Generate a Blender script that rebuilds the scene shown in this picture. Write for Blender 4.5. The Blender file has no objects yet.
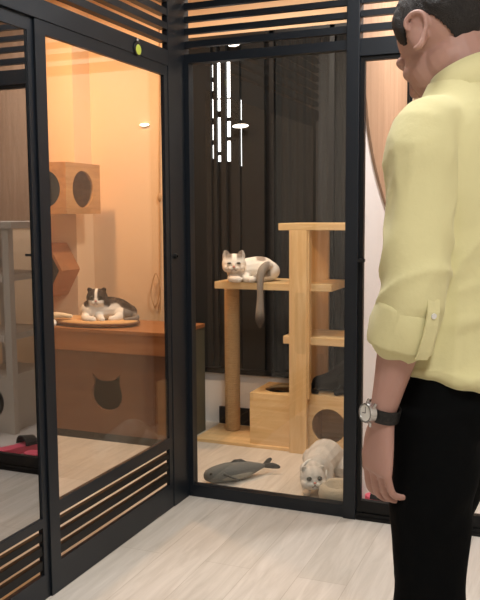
import bpy, bmesh, math, random
from mathutils import Vector, Matrix, noise
random.seed(7)
PI = math.pi
S = bpy.context.scene
C = S.collection
V = Vector

# ------------------------------------------------------------------ materials
def srgb(r, g, b):
    f = lambda c: (c/255/12.92) if c/255 <= .04045 else ((c/255+.055)/1.055)**2.4
    return (f(r), f(g), f(b), 1)

def mat(name, col, rough=.5, metal=0., bump=0., bscale=60., var=0., vscale=8., spec=.5, coat=0., sheen=0.):
    m = bpy.data.materials.new(name); m.use_nodes = True
    nt = m.node_tree; N = nt.nodes; L = nt.links; p = N['Principled BSDF']
    p.inputs['Base Color'].default_value = col
    p.inputs['Roughness'].default_value = rough
    p.inputs['Metallic'].default_value = metal
    p.inputs['Specular IOR Level'].default_value = spec
    p.inputs['Coat Weight'].default_value = coat
    p.inputs['Sheen Weight'].default_value = sheen
    tc = N.new('ShaderNodeTexCoord')
    if var:
        n = N.new('ShaderNodeTexNoise'); n.inputs['Scale'].default_value = vscale; n.inputs['Detail'].default_value = 5
        L.new(tc.outputs['Object'], n.inputs['Vector'])
        mx = N.new('ShaderNodeMix'); mx.data_type = 'RGBA'
        mx.inputs[6].default_value = tuple(c*(1-var) for c in col[:3])+(1,)
        mx.inputs[7].default_value = tuple(min(1, c*(1+var)) for c in col[:3])+(1,)
        L.new(n.outputs['Fac'], mx.inputs[0]); L.new(mx.outputs[2], p.inputs['Base Color'])
    if bump:
        n = N.new('ShaderNodeTexNoise'); n.inputs['Scale'].default_value = bscale; n.inputs['Detail'].default_value = 4
        L.new(tc.outputs['Object'], n.inputs['Vector'])
        b = N.new('ShaderNodeBump'); b.inputs['Strength'].default_value = bump; b.inputs['Distance'].default_value = .01
        L.new(n.outputs['Fac'], b.inputs['Height']); L.new(b.outputs['Normal'], p.inputs['Normal'])
    return m

def wood(name, c1, c2, axis='z', rough=.45, glued=True, grain=1.):
    """board of short glued staves with a stretched grain along one axis"""
    m = bpy.data.materials.new(name); m.use_nodes = True
    nt = m.node_tree; N = nt.nodes; L = nt.links; p = N['Principled BSDF']
    p.inputs['Roughness'].default_value = rough
    tc = N.new('ShaderNodeTexCoord'); mp = N.new('ShaderNodeMapping')
    sc = {'x': (3, 38, 38), 'y': (38, 3, 38), 'z': (38, 38, 3)}[axis]
    mp.inputs['Scale'].default_value = [s*grain for s in sc]
    L.new(tc.outputs['Object'], mp.inputs['Vector'])
    n = N.new('ShaderNodeTexNoise'); n.inputs['Scale'].default_value = 1; n.inputs['Detail'].default_value = 6; n.inputs['Distortion'].default_value = .8
    L.new(mp.outputs['Vector'], n.inputs['Vector'])
    r = N.new('ShaderNodeValToRGB'); r.color_ramp.elements[0].position = .3; r.color_ramp.elements[1].position = .72
    r.color_ramp.elements[0].color = c2; r.color_ramp.elements[1].color = c1
    L.new(n.outputs['Fac'], r.inputs['Fac'])
    out = r.outputs['Color']
    if glued:
        mp2 = N.new('ShaderNodeMapping')
        mp2.inputs['Scale'].default_value = {'x': (3.2, 18, 18), 'y': (18, 3.2, 18), 'z': (18, 18, 3.2)}[axis]
        L.new(tc.outputs['Object'], mp2.inputs['Vector'])
        v = N.new('ShaderNodeTexVoronoi'); v.distance = 'CHEBYCHEV'; v.inputs['Randomness'].default_value = .35; v.inputs['Scale'].default_value = 1
        L.new(mp2.outputs['Vector'], v.inputs['Vector'])
        bw = N.new('ShaderNodeRGBToBW'); L.new(v.outputs['Color'], bw.inputs['Color'])
        rr = N.new('ShaderNodeMapRange'); rr.inputs['To Min'].default_value = .84; rr.inputs['To Max'].default_value = 1.1
        L.new(bw.outputs['Val'], rr.inputs['Value'])
        mu = N.new('ShaderNodeMix'); mu.data_type = 'RGBA'; mu.blend_type = 'MULTIPLY'; mu.inputs[0].default_value = 1
        L.new(out, mu.inputs[6]); L.new(rr.outputs['Result'], mu.inputs[7]); out = mu.outputs[2]
    L.new(out, p.inputs['Base Color'])
    b = N.new('ShaderNodeBump'); b.inputs['Strength'].default_value = .08; b.inputs['Distance'].default_value = .004
    L.new(n.outputs['Fac'], b.inputs['Height']); L.new(b.outputs['Normal'], p.inputs['Normal'])
    return m

def glass(name, tint=(1, 1, 1, 1), k=1.0, base=.04):
    m = bpy.data.materials.new(name); m.use_nodes = True
    nt = m.node_tree; N = nt.nodes; L = nt.links
    for n in list(N): N.remove(n)
    o = N.new('ShaderNodeOutputMaterial'); t = N.new('ShaderNodeBsdfTransparent'); t.inputs['Color'].default_value = tint
    g = N.new('ShaderNodeBsdfGlossy'); g.inputs['Roughness'].default_value = 0.0
    lw = N.new('ShaderNodeLayerWeight'); lw.inputs['Blend'].default_value = .5
    pw = N.new('ShaderNodeMath'); pw.operation = 'POWER'; pw.inputs[1].default_value = 5
    L.new(lw.outputs['Facing'], pw.inputs[0])
    ma = N.new('ShaderNodeMath'); ma.operation = 'MULTIPLY_ADD'; ma.inputs[1].default_value = (1-base)*k; ma.inputs[2].default_value = base*k
    L.new(pw.outputs[0], ma.inputs[0])
    mx = N.new('ShaderNodeMixShader'); L.new(ma.outputs[0], mx.inputs['Fac']); L.new(t.outputs[0], mx.inputs[1]); L.new(g.outputs[0], mx.inputs[2])
    L.new(mx.outputs[0], o.inputs['Surface'])
    return m

def emit(name, col, s):
    m = bpy.data.materials.new(name); m.use_nodes = True
    p = m.node_tree.nodes['Principled BSDF']
    p.inputs['Base Color'].default_value = col; p.inputs['Emission Color'].default_value = col; p.inputs['Emission Strength'].default_value = s
    return m

def fur(name, rough=.85):
    m = bpy.data.materials.new(name); m.use_nodes = True
    nt = m.node_tree; N = nt.nodes; L = nt.links; p = N['Principled BSDF']
    p.inputs['Roughness'].default_value = rough; p.inputs['Sheen Weight'].default_value = .05; p.inputs['Specular IOR Level'].default_value = .15
    a = N.new('ShaderNodeAttribute'); a.attribute_name = 'fur'
    tc = N.new('ShaderNodeTexCoord'); n = N.new('ShaderNodeTexNoise'); n.inputs['Scale'].default_value = 160; n.inputs['Detail'].default_value = 3
    L.new(tc.outputs['Object'], n.inputs['Vector'])
    rr = N.new('ShaderNodeMapRange'); rr.inputs['To Min'].default_value = .82; rr.inputs['To Max'].default_value = 1.12
    L.new(n.outputs['Fac'], rr.inputs['Value'])
    mu = N.new('ShaderNodeMix'); mu.data_type = 'RGBA'; mu.blend_type = 'MULTIPLY'; mu.inputs[0].default_value = 1
    L.new(a.outputs['Color'], mu.inputs[6]); L.new(rr.outputs['Result'], mu.inputs[7]); L.new(mu.outputs[2], p.inputs['Base Color'])
    b = N.new('ShaderNodeBump'); b.inputs['Strength'].default_value = .5; b.inputs['Distance'].default_value = .004
    L.new(n.outputs['Fac'], b.inputs['Height']); L.new(b.outputs['Normal'], p.inputs['Normal'])
    return m

M = {}
M['frame'] = mat('black_powder_coat', srgb(19, 26, 34), .42, spec=.4, bump=.02, bscale=300)
M['jamb'] = mat('black_inner_frame', srgb(9, 10, 12), .5, spec=.3)
M['plaster'] = mat('cream_plaster', srgb(232, 224, 214), .8, bump=.04, bscale=90, var=.02, vscale=3)
M['peach'] = mat('peach_wall_paint', srgb(240, 208, 172), .8, bump=.04, bscale=90, var=.02, vscale=3)
M['white'] = mat('white_paint', srgb(238, 234, 232), .6, var=.02)
M['black_base'] = mat('black_baseboard', srgb(28, 28, 30), .5)
M['pine_z'] = wood('pine_upright', srgb(238, 205, 154), srgb(220, 180, 124), 'z')
M['pine_x'] = wood('pine_board', srgb(238, 206, 156), srgb(220, 182, 126), 'x')
M['pine_y'] = wood('pine_side', srgb(226, 184, 128), srgb(204, 158, 104), 'y')
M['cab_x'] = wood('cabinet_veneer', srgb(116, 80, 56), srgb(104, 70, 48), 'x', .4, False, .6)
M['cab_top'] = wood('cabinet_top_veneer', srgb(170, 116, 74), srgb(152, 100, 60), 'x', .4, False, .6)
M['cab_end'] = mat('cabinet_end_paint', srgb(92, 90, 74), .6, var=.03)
M['tan'] = wood('tan_wall_veneer', srgb(186, 152, 124), srgb(166, 132, 104), 'z', .5, False, .7)
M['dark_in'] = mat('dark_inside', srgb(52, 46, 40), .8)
M['rope'] = mat('sisal_rope', srgb(206, 172, 126), .9, bump=.6, bscale=220, var=.2, vscale=60)
M['amber'] = wood('amber_plywood', srgb(208, 154, 100), srgb(188, 134, 82), 'y')
M['amber_dark'] = wood('dark_amber_plywood', srgb(190, 124, 74), srgb(172, 108, 62), 'y')
M['pale'] = mat('pale_laminate', srgb(196, 184, 170), .5)
M['skin'] = mat('skin', srgb(182, 142, 129), .5, bump=.05, bscale=150, var=.06, vscale=9, spec=.35)
M['skin'].node_tree.nodes['Principled BSDF'].inputs['Subsurface Weight'].default_value = .12
M['skin'].node_tree.nodes['Principled BSDF'].inputs['Subsurface Radius'].default_value = (.01, .004, .002)
M['shirt'] = mat('yellow_cotton', srgb(222, 215, 164), .85, bump=.12, bscale=55, var=.02, vscale=12, sheen=.15, spec=.2)
M['trouser'] = mat('black_trouser_cloth', srgb(10, 11, 12), .95, bump=.2, bscale=40, spec=.08)
M['hair'] = mat('black_hair', srgb(26, 21, 19), .6, bump=.5, bscale=420, var=.3, vscale=90)
M['steel'] = mat('brushed_steel', srgb(205, 205, 205), .22, 1.)
M['strap'] = mat('black_leather', srgb(20, 19, 18), .55, bump=.2, bscale=180)
M['dial'] = mat('watch_dial', srgb(225, 222, 215), .3)
M['black'] = mat('black_plastic', srgb(14, 14, 15), .35)
M['shoe'] = mat('black_leather_shoe', srgb(18, 17, 17), .3)
M['fish'] = None
M['pink'] = mat('pink_rubber', srgb(226, 84, 108), .5)
M['green'] = mat('lime_sticker', srgb(206, 220, 88), .5)
M['whiteplastic'] = mat('white_plastic', srgb(236, 236, 232), .4)
M['cushion'] = mat('tan_cushion_cloth', srgb(214, 168, 112), .9, bump=.3, bscale=90, var=.06, sheen=.2)
M['cushion_dark'] = mat('brown_cushion_piping', srgb(120, 84, 56), .9)
M['cream'] = mat('cream_plush', srgb(232, 214, 184), .95, bump=.5, bscale=150, sheen=.3)
M['beige'] = mat('beige_plush', srgb(182, 170, 148), .95, bump=.5, bscale=150, var=.1, vscale=20, sheen=.3)
M['cord'] = mat('beige_cord', srgb(204, 164, 122), .6)
M['blackpane'] = mat('night_window', srgb(26, 25, 25), .15, spec=.3)
M['curtain'] = mat('dark_curtain', srgb(13, 13, 13), .9, var=.1, vscale=6)
M['lamp'] = emit('lamp_reflection_glow', (1, .93, .84, 1), 4)  # glow of the ovals that imitate lamp reflections
M['slit'] = emit('bright_slit', (1, 1, 1, 1), 3.0)
M['diff_warm'] = emit('warm_diffuser', (1, .72, .42, 1), 6)
M['diff_cool'] = emit('white_diffuser', (1, .97, .92, 1), 6)
M['glass'] = glass('clear_glass', (.97, .98, .97, 1), 1.15)
M['glass_dark'] = glass('smoked_glass', (.12, .12, .12, 1), 2.0, .25)
M['glass_door'] = glass('door_glass', (.99, .99, .99, 1), .5)
M['eye'] = mat('cat_eye', srgb(40, 36, 20), .08, spec=.8)
M['nose'] = mat('cat_nose', srgb(206, 138, 126), .5)
M['mouth'] = mat('cat_mouth_line', srgb(110, 84, 72), .7)
M['fur'] = fur('cat_fur')

# floor of pale planks
def floor_mat():
    m = bpy.data.materials.new('pale_oak_planks'); m.use_nodes = True
    nt = m.node_tree; N = nt.nodes; L = nt.links; p = N['Principled BSDF']
    p.inputs['Roughness'].default_value = .42; p.inputs['Specular IOR Level'].default_value = .35
    tc = N.new('ShaderNodeTexCoord'); mp = N.new('ShaderNodeMapping'); mp.inputs['Rotation'].default_value = (0, 0, PI/2)
    L.new(tc.outputs['Object'], mp.inputs['Vector'])
    br = N.new('ShaderNodeTexBrick'); br.inputs['Scale'].default_value = 1
    br.inputs['Brick Width'].default_value = 1.22; br.inputs['Row Height'].default_value = .18; br.inputs['Mortar Size'].default_value = .0012
    br.inputs['Color1'].default_value = srgb(214, 207, 198); br.inputs['Color2'].default_value = srgb(205, 198, 188); br.inputs['Mortar'].default_value = srgb(184, 174, 162)
    br.inputs['Mortar Smooth'].default_value = .3
    L.new(mp.outputs['Vector'], br.inputs['Vector'])
    m2 = N.new('ShaderNodeMapping'); m2.inputs['Scale'].default_value = (16, 1.5, 1); L.new(tc.outputs['Object'], m2.inputs['Vector'])
    n = N.new('ShaderNodeTexNoise'); n.inputs['Scale'].default_value = 1.6; n.inputs['Detail'].default_value = 7; n.inputs['Roughness'].default_value = .62; n.inputs['Distortion'].default_value = .9
    L.new(m2.outputs['Vector'], n.inputs['Vector'])
    r = N.new('ShaderNodeValToRGB'); r.color_ramp.elements[0].position = .3; r.color_ramp.elements[1].position = .68
    r.color_ramp.elements[0].color = (.82, .805, .78, 1); r.color_ramp.elements[1].color = (1.06, 1.06, 1.06, 1)
    L.new(n.outputs['Fac'], r.inputs['Fac'])
    mu = N.new('ShaderNodeMix'); mu.data_type = 'RGBA'; mu.blend_type = 'MULTIPLY'; mu.inputs[0].default_value = 1
    L.new(br.outputs['Color'], mu.inputs[6]); L.new(r.outputs['Color'], mu.inputs[7]); L.new(mu.outputs[2], p.inputs['Base Color'])
    return m
M['floor'] = floor_mat()

# ------------------------------------------------------------------ mesh helpers
def new(): return bmesh.new()

def box(bm, x0, x1, y0, y1, z0, z1):
    x0, x1 = min(x0, x1), max(x0, x1); y0, y1 = min(y0, y1), max(y0, y1); z0, z1 = min(z0, z1), max(z0, z1)
    mt = Matrix.Translation(((x0+x1)/2, (y0+y1)/2, (z0+z1)/2)) @ Matrix.Diagonal((x1-x0, y1-y0, z1-z0, 1))
    bmesh.ops.create_cube(bm, size=1, matrix=mt); return bm

def cyl(bm, p0, p1, r0, r1=None, seg=24, caps=True):
    p0, p1 = V(p0), V(p1); r1 = r0 if r1 is None else r1
    d = p1-p0; q = d.to_track_quat('Z', 'Y').to_matrix().to_4x4()
    bmesh.ops.create_cone(bm, cap_ends=caps, segments=seg, radius1=r0, radius2=r1, depth=d.length, matrix=Matrix.Translation((p0+p1)/2) @ q)
    return bm

def ell(bm, c, r, rot=None, seg=20):
    mt = Matrix.Translation(c) @ (rot.to_4x4() if rot is not None else Matrix()) @ Matrix.Diagonal((r[0], r[1], r[2], 1))
    bmesh.ops.create_uvsphere(bm, u_segments=seg, v_segments=max(8, seg*2//3), radius=1, matrix=mt); return bm

def ring_loft(bm, rings, caps=True):
    """rings: lists of equal numbers of points"""
    vs = [[bm.verts.new(p) for p in rg] for rg in rings]
    n = len(vs[0])
    for a, b in zip(vs, vs[1:]):
        for i in range(n):
            bm.faces.new((a[i], a[(i+1) % n], b[(i+1) % n], b[i]))
    if caps:
        bm.faces.new(list(reversed(vs[0]))); bm.faces.new(vs[-1])
    return bm

def smooth_path(pts, n):
    """Catmull-Rom through points (any dimension tuples)"""
    out = []
    P = [pts[0]]+list(pts)+[pts[-1]]
    for i in range(1, len(P)-2):
        for k in range(n):
            t = k/n
            out.append(tuple(.5*((2*b)+(c-a)*t+(2*a-5*b+4*c-d)*t*t+(-a+3*b-3*c+d)*t**3) for a, b, c, d in zip(P[i-1], P[i], P[i+1], P[i+2])))
    out.append(tuple(pts[-1])); return out

def chain(bm, pts, rad, seg=14, sub=4, ends=True):
    """tapered limb through joints; rad entries r or (r_side, r_other)"""
    data = [tuple(p)+((r, r) if not isinstance(r, tuple) else r) for p, r in zip(pts, rad)]
    data = smooth_path(data, sub) if sub > 1 else data
    P = [V(d[:3]) for d in data]
    t0 = (P[1]-P[0]).normalized()
    up = V((0, 1, 0)) if abs(t0.y) < .8 else V((1, 0, 0))
    u = (up-t0*up.dot(t0)).normalized()
    rings = []
    for i, p in enumerate(P):
        t = (P[min(i+1, len(P)-1)]-P[max(i-1, 0)]).normalized()
        u = (u-t*u.dot(t)).normalized(); w = t.cross(u)
        ru, rw = data[i][3], data[i][4]
        rings.append([p+u*ru*math.cos(2*PI*k/seg)+w*rw*math.sin(2*PI*k/seg) for k in range(seg)])
    ring_loft(bm, rings)
    if ends:
        for i in (0, -1):
            r = (data[i][3]+data[i][4])/2
            ell(bm, P[i], (r, r, r), seg=12)
    return bm

def tube(bm, pts, r, seg=8, sub=6):
    return chain(bm, pts, [r]*len(pts), seg=seg, sub=sub, ends=False)

def prism(bm, outline, axis, a, b):
    """outline: (p, q) pairs; axis x -> (y, z), y -> (x, z), z -> (x, y)"""
    f = {'x': lambda p, q, t: (t, p, q), 'y': lambda p, q, t: (p, t, q), 'z': lambda p, q, t: (p, q, t)}[axis]
    lo = [bm.verts.new(f(p, q, a)) for p, q in outline]; hi = [bm.verts.new(f(p, q, b)) for p, q in outline]
    n = len(lo)
    for i in range(n): bm.faces.new((lo[i], lo[(i+1) % n], hi[(i+1) % n], hi[i]))
    bm.faces.new(lo); bm.faces.new(list(reversed(hi)))
    bmesh.ops.recalc_face_normals(bm, faces=bm.faces); return bm

def lathe(bm, prof, c=(0, 0, 0), seg=28):
    rings = [[(c[0]+r*math.cos(2*PI*k/seg), c[1]+r*math.sin(2*PI*k/seg), c[2]+z) for k in range(seg)] for r, z in prof]
    return ring_loft(bm, rings)

def mesh_of(o):
    dg = bpy.context.evaluated_depsgraph_get(); dg.update()
    return bpy.data.meshes.new_from_object(o.evaluated_get(dg))

def temp(bm):
    me = bpy.data.meshes.new('tmp'); bm.to_mesh(me); bm.free(); o = bpy.data.objects.new('tmp', me); C.objects.link(o); return o

def remesh(bm, voxel, smooth=4, factor=.5):
    bmesh.ops.recalc_face_normals(bm, faces=bm.faces)
    o = temp(bm)
    r = o.modifiers.new('r', 'REMESH'); r.mode = 'VOXEL'; r.voxel_size = voxel; r.adaptivity = 0
    s = o.modifiers.new('s', 'SMOOTH'); s.iterations = smooth; s.factor = factor
    me = mesh_of(o); bpy.data.objects.remove(o)
    out = bmesh.new(); out.from_mesh(me); bpy.data.meshes.remove(me); return out

def cut(bm, cutters):
    bmesh.ops.recalc_face_normals(bm, faces=bm.faces)
    o = temp(bm); cs = []
    for c in cutters:
        bmesh.ops.recalc_face_normals(c, faces=c.faces)
        t = temp(c); cs.append(t); m = o.modifiers.new('b', 'BOOLEAN'); m.operation = 'DIFFERENCE'; m.object = t; m.solver = 'EXACT'
    me = mesh_of(o); bpy.data.objects.remove(o)
    for t in cs: bpy.data.objects.remove(t)
    out = bmesh.new(); out.from_mesh(me); bpy.data.meshes.remove(me); return out

def root_matrix(o):
    m = Matrix.LocRotScale(o.location, o.rotation_euler, o.scale)
    return root_matrix(o.parent) @ m if o.parent else m

def obj(name, bm, m, parent=None, local=False, bevel=0., smooth=False, col=None):
    """one mesh object; geometry is given in world space unless local"""
    if parent is not None and not local: bm.transform(root_matrix(parent).inverted())
    if len(bm.faces) < 400: bmesh.ops.recalc_face_normals(bm, faces=bm.faces)
    me = bpy.data.meshes.new(name)
    if bevel:
        es = [e for e in bm.edges if len(e.link_faces) == 2 and e.calc_face_angle(0) > .6]
        bmesh.ops.bevel(bm, geom=es, offset=bevel, segments=2, profile=.6, affect='EDGES', clamp_overlap=True)
    bm.to_mesh(me); bm.free()
    me.materials.append(M[m] if isinstance(m, str) else m)
    if smooth: me.polygons.foreach_set('use_smooth', [True]*len(me.polygons))
    if col:
        a = me.color_attributes.new('fur', 'FLOAT_COLOR', 'POINT')
        for i, v in enumerate(me.vertices): a.data[i].color = col(v.co)
    o = bpy.data.objects.new(name, me); C.objects.link(o)
    if parent is not None: o.parent = parent
    return o

def thing(name, label, cat, loc, rz=0, group=None):
    o = bpy.data.objects.new(name, None); C.objects.link(o); o.empty_display_size = .05
    o.location = loc; o.rotation_euler = (0, 0, rz); o['label'] = label; o['category'] = cat
    if group: o['group'] = group
    return o

def tag(o, label, cat, group=None):
    o['label'] = label; o['category'] = cat
    if group: o['group'] = group
    return o

def struct(o): o['kind'] = 'structure'; return o
def sroot(name, loc):
    o = bpy.data.objects.new(name, None); C.objects.link(o); o.location = loc; o['kind'] = 'structure'; o.empty_display_size = .05; return o

# ------------------------------------------------------------------ setting
H = 2.62
YB = 1.25
struct(obj('floor', box(new(), -2.4, 3.1, -5.1, 1.35, -.08, 0), 'floor'))
struct(obj('ceiling', box(new(), -2.4, 3.1, -5.1, 1.35, H, H+.08), 'plaster'))
bm = new()
box(bm, -2.4, -.62, YB, YB+.1, 0, H); box(bm, -.62, .76, YB, YB+.1, 2.33, H); box(bm, .76, 3.1, YB, YB+.1, 0, H)
struct(obj('wall_back', bm, 'peach'))
struct(obj('wall_under_window', box(new(), -.62, .76, YB, YB+.1, 0, .315), 'white'))
struct(obj('wall_left', box(new(), -2.4, -2.3, -5, YB, 0, H), 'peach'))
struct(obj('wall_front', box(new(), -2.3, 3, -5.1, -5, 0, H), 'plaster'))
struct(obj('wall_right', box(new(), 3, 3.1, -5, YB, 0, H), 'plaster'))
struct(obj('wall_lobby', box(new(), -.08, 0, -5, -1.98, 0, H), 'plaster'))
struct(obj('wall_beside_door', box(new(), 1.66, 3, 0, .08, 0, H), 'plaster'))
struct(obj('wall_column', box(new(), -1.78, -1.28, 1.056, YB, 0, H), 'peach'))
struct(obj('baseboard_back', box(new(), -.395, .715, YB-.014, YB, 0, .105), 'black_base'))
# partition between the cat room and the entrance room
struct(obj('wall_partition', box(new(), .715, .76, .035, 1.03, 0, H), 'white'))
pts = [(.06, 1.93), (.148, 1.754), (.207, 1.636), (.306, 1.516), (.451, 1.40), (.62, 1.30), (.85, 1.22), (1.03, 1.18)]
pts = smooth_path(pts, 4)
struct(obj('trim_1', prism(new(), [(1.03, H-.02), (.06, H-.02)]+list(pts), 'x', .76, .772), 'tan'))
bm = new(); box(bm, .715, .74, 1.03, YB, 0, H)
for i in range(4): box(bm, .74, .752, 1.05+.05*i, 1.065+.05*i, 0, H)
struct(obj('trim_2', bm, 'jamb'))
struct(obj('trim_3', box(new(), .78, 3, YB-.014, YB, 1.22, H), 'tan'))

# dark night window at the back of the cat room
w = sroot('window_1', (.12, YB, .315))
bm = new()
box(bm, -.62, .715, YB-.02, YB+.04, .315, .345); box(bm, -.62, .715, YB-.02, YB+.04, 2.29, 2.33)
for x in (-.62, -.06, .30, .69): box(bm, x, x+.028, YB-.02, YB+.04, .315, 2.33)
obj('window_frame', bm, 'jamb', w)
obj('pane', box(new(), -.62, .715, YB+.03, YB+.036, .315, 2.33), 'blackpane', w)
# narrow glowing strips between dark boards
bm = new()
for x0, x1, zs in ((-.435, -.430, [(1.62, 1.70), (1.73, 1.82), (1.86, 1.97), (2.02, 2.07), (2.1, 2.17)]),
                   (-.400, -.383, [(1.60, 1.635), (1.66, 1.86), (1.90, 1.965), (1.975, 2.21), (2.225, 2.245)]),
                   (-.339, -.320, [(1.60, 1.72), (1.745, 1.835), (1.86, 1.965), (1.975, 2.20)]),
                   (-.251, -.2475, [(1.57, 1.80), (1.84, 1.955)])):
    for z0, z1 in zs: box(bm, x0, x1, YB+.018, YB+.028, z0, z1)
obj('bright_slits', bm, 'slit', w)
bm = new()
for i in range(7): box(bm, -.485+.045*i, -.449+.045*i, YB-.006, YB+.012, 1.45, 2.29)
# (boards are kept clear of the slits)
bm.free(); bm = new()
for x0, x1 in ((-.59, -.443), (-.424, -.405), (-.377, -.345), (-.313, -.256), (-.242, -.10)): box(bm, x0, x1, YB+.004, YB+.028, .345, 2.29)
obj('board_panel', bm, 'curtain', w)
bm = new()
rg = []
n = 90
front = [( -.03+.72*i/n, YB+.008+.005*math.sin(i*.55)+.002*math.sin(i*1.7)) for i in range(n+1)]
prism(bm, front+[(.69, YB+.028), (-.03, YB+.028)], 'z', .345, 2.29)
obj('curtain', bm, 'curtain', w, smooth=False)

# corner post
t = sroot('trim_4', (-.03, -.05, 0))
obj('post', box(new(), -.028, 0, -.15, .05, 0, H), 'frame', t, bevel=.003)
bm = cyl(new(), (0, -.115, 1.105), (.012, -.115, 1.105), .013, .011); cyl(bm, (.012, -.115, 1.105), (.02, -.115, 1.105), .006)
obj('lock_knob', bm, 'black', t)
# header beam and louvre transom above the sliding doors
GA = [(1.964, 1.994), (2.021, 2.047), (2.074, 2.103), (2.131, 2.158), (2.187, 2.214), (2.243, 2.27), (2.3, 2.326), (2.356, 2.382)]
def slats(gaps, top):
    out = []
    for i in range(len(gaps)-1): out.append((gaps[i][1], gaps[i+1][0]))
    out.append((gaps[-1][1], top)); return out
t = sroot('trim_5', (-.03, -1.06, 1.9))
obj('header_beam', box(new(), -.07, 0, -1.98, -.15, 1.9, GA[0][0]), 'frame', t, bevel=.002)
bm = new()
for a, b in slats(GA, H): box(bm, -.035, -.002, -1.98, -.15, a, b)
obj('louvre_slats', bm, 'frame', t)
obj('mullion', box(new(), -.072, .002, -1.075, -1.035, GA[0][0], H), 'frame', t)

# sliding glass doors of wall A
def leaf(name, y0, y1, xf, xb, gb, gz, glassmat, st=.055):
    """y0 far end (towards camera), y1 near the corner"""
    d = sroot(name, ((xf+xb)/2, (y0+y1)/2, 0))
    bm = new()
    box(bm, xb, xf, y0, y0+st, 0, 1.9); box(bm, xb, xf, y1-.03, y1, 0, 1.9)
    box(bm, xb, xf, y0+st, y1-.03, 1.858, 1.9)
    box(bm, xb, xf, y0+st, y1-.03, gz[0][1], gb); box(bm, xb, xf, y0+st, y1-.03, 0, gz[-1][0])
    obj('door_frame', bm, 'frame', d)
    bm = new()
    for (a, b), (c, e) in zip(gz, gz[1:]): box(bm, xf-.022, xf-.004, y0+st, y1-.03, e, a)
    obj('louvre_slats', bm, 'jamb', d)
    obj('glass_pane', box(new(), (xf+xb)/2-.003, (xf+xb)/2+.003, y0+st, y1-.03, gb, 1.858), glassmat, d)
    return d
gz = [(.25, .271), (.206, .226), (.156, .176), (.107, .126)]
leaf('door_1', -1.052, -.152, -.004, -.02, .318, gz, 'glass')
gz2 = [(a-.022, b-.022) for a, b in gz]
leaf('door_2', -1.96, -1.052, -.012, -.03, .28, gz2, 'glass_dark', .03)

# fixed glass wall B
GB = [(1.972, 2.0), (2.028, 2.058), (2.082, 2.109), (2.132, 2.162), (2.188, 2.214), (2.243, 2.27), (2.3, 2.326), (2.356, 2.382)]
w = sroot('window_2', (.37, .02, 0))
bm = new()
box(bm, 0, .725, 0, .045, 0, .053); box(bm, 0, .725, 0, .045, 1.934, 1.972); box(bm, 0, .021, 0, .045, .053, 1.934)
obj('window_frame', bm, 'frame', w)
obj('glass_pane', box(new(), .021, .725, .02, .026, .053, 1.934), 'glass', w)
t = sroot('trim_6', (.37, .02, 1.972))
bm = new()
for a, b in slats(GB, H): box(bm, 0, .725, .006, .03, a, b)
obj('louvre_slats', bm, 'frame', t)
t = struct(obj('trim_7', box(new(), .725, .779, -.012, .05, 0, H), 'frame', bevel=.003))
# glass door beside it
d = sroot('door_3', (1.2, .02, 0))
bm = new()
box(bm, .779, .796, .008, .035, .02, 1.905); box(bm, 1.6, 1.66, .008, .035, .02, 1.905); box(bm, .796, 1.6, .008, .035, 1.888, 1.905)
box(bm, .796, 1.6, .008, .035, .03, .08); obj('door_frame', bm, 'jamb', d)
obj('glass_pane', box(new(), .796, 1.6, .02, .024, .08, 1.888), 'glass_door', d)
bm = cyl(new(), (.788, .008, 1.094), (.788, -.022, 1.094), .007); box(bm, .783, .812, -.03, -.018, 1.088, 1.1)
obj('door_handle', bm, 'black', d)
bm = new(); box(bm, .779, 1.66, -.006, .05, 0, .012); box(bm, .779, 1.66, .0, .006, .012, .028); box(bm, .779, 1.66, .038, .044, .012, .028)
obj('sill_track', bm, 'jamb', d)
t = sroot('trim_8', (1.2, .02, 1.905))
obj('header_rail', box(new(), .779, 1.66, -.004, .045, 1.905, 1.972), 'frame', t)
bm = new()
for a, b in slats(GB, H): box(bm, .779, 1.66, .006, .03, a, b)
obj('louvre_slats', bm, 'frame', t)

# ------------------------------------------------------------------ small things on the walls
t = thing('oval_badge', 'small oval lime green badge on the dark beam over the sliding door', 'badge', (0, -.41, 1.925))
bm = ell(new(), (.003, -.41, 1.922), (.004, .03, .03)); obj('backing', bm, 'black', t, smooth=True)
bm = ell(new(), (.006, -.408, 1.918), (.003, .021, .02)); obj('disc', bm, 'green', t, smooth=True)
bm = ell(new(), (.004, -.412, 1.955), (.004, .004, .005)); obj('button', bm, 'whiteplastic', t, smooth=True)

def mirrored_lamp(x, y, z, rx, rz, label):  # added glowing ovals stand in for ceiling lamps mirrored in the glass
    t = thing('lamp_reflection', label, 'lamp', (x, y, z))
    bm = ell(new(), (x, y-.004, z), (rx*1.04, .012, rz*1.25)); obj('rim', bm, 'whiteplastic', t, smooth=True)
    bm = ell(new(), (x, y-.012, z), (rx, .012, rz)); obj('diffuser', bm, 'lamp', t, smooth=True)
mirrored_lamp(-.885, YB, 1.838, .032, .009, 'glowing oval standing in for a lamp reflection, on the warm wall beside the hanging cord')
mirrored_lamp(-.232, YB-.03, 1.797, .05, .011, 'glowing oval standing in for a lamp reflection, beside the thinnest bright slit')
mirrored_lamp(-.27, YB-.03, 2.262, .034, .009, 'tiny glowing oval standing in for a lamp reflection, just under the top window frame')

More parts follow.
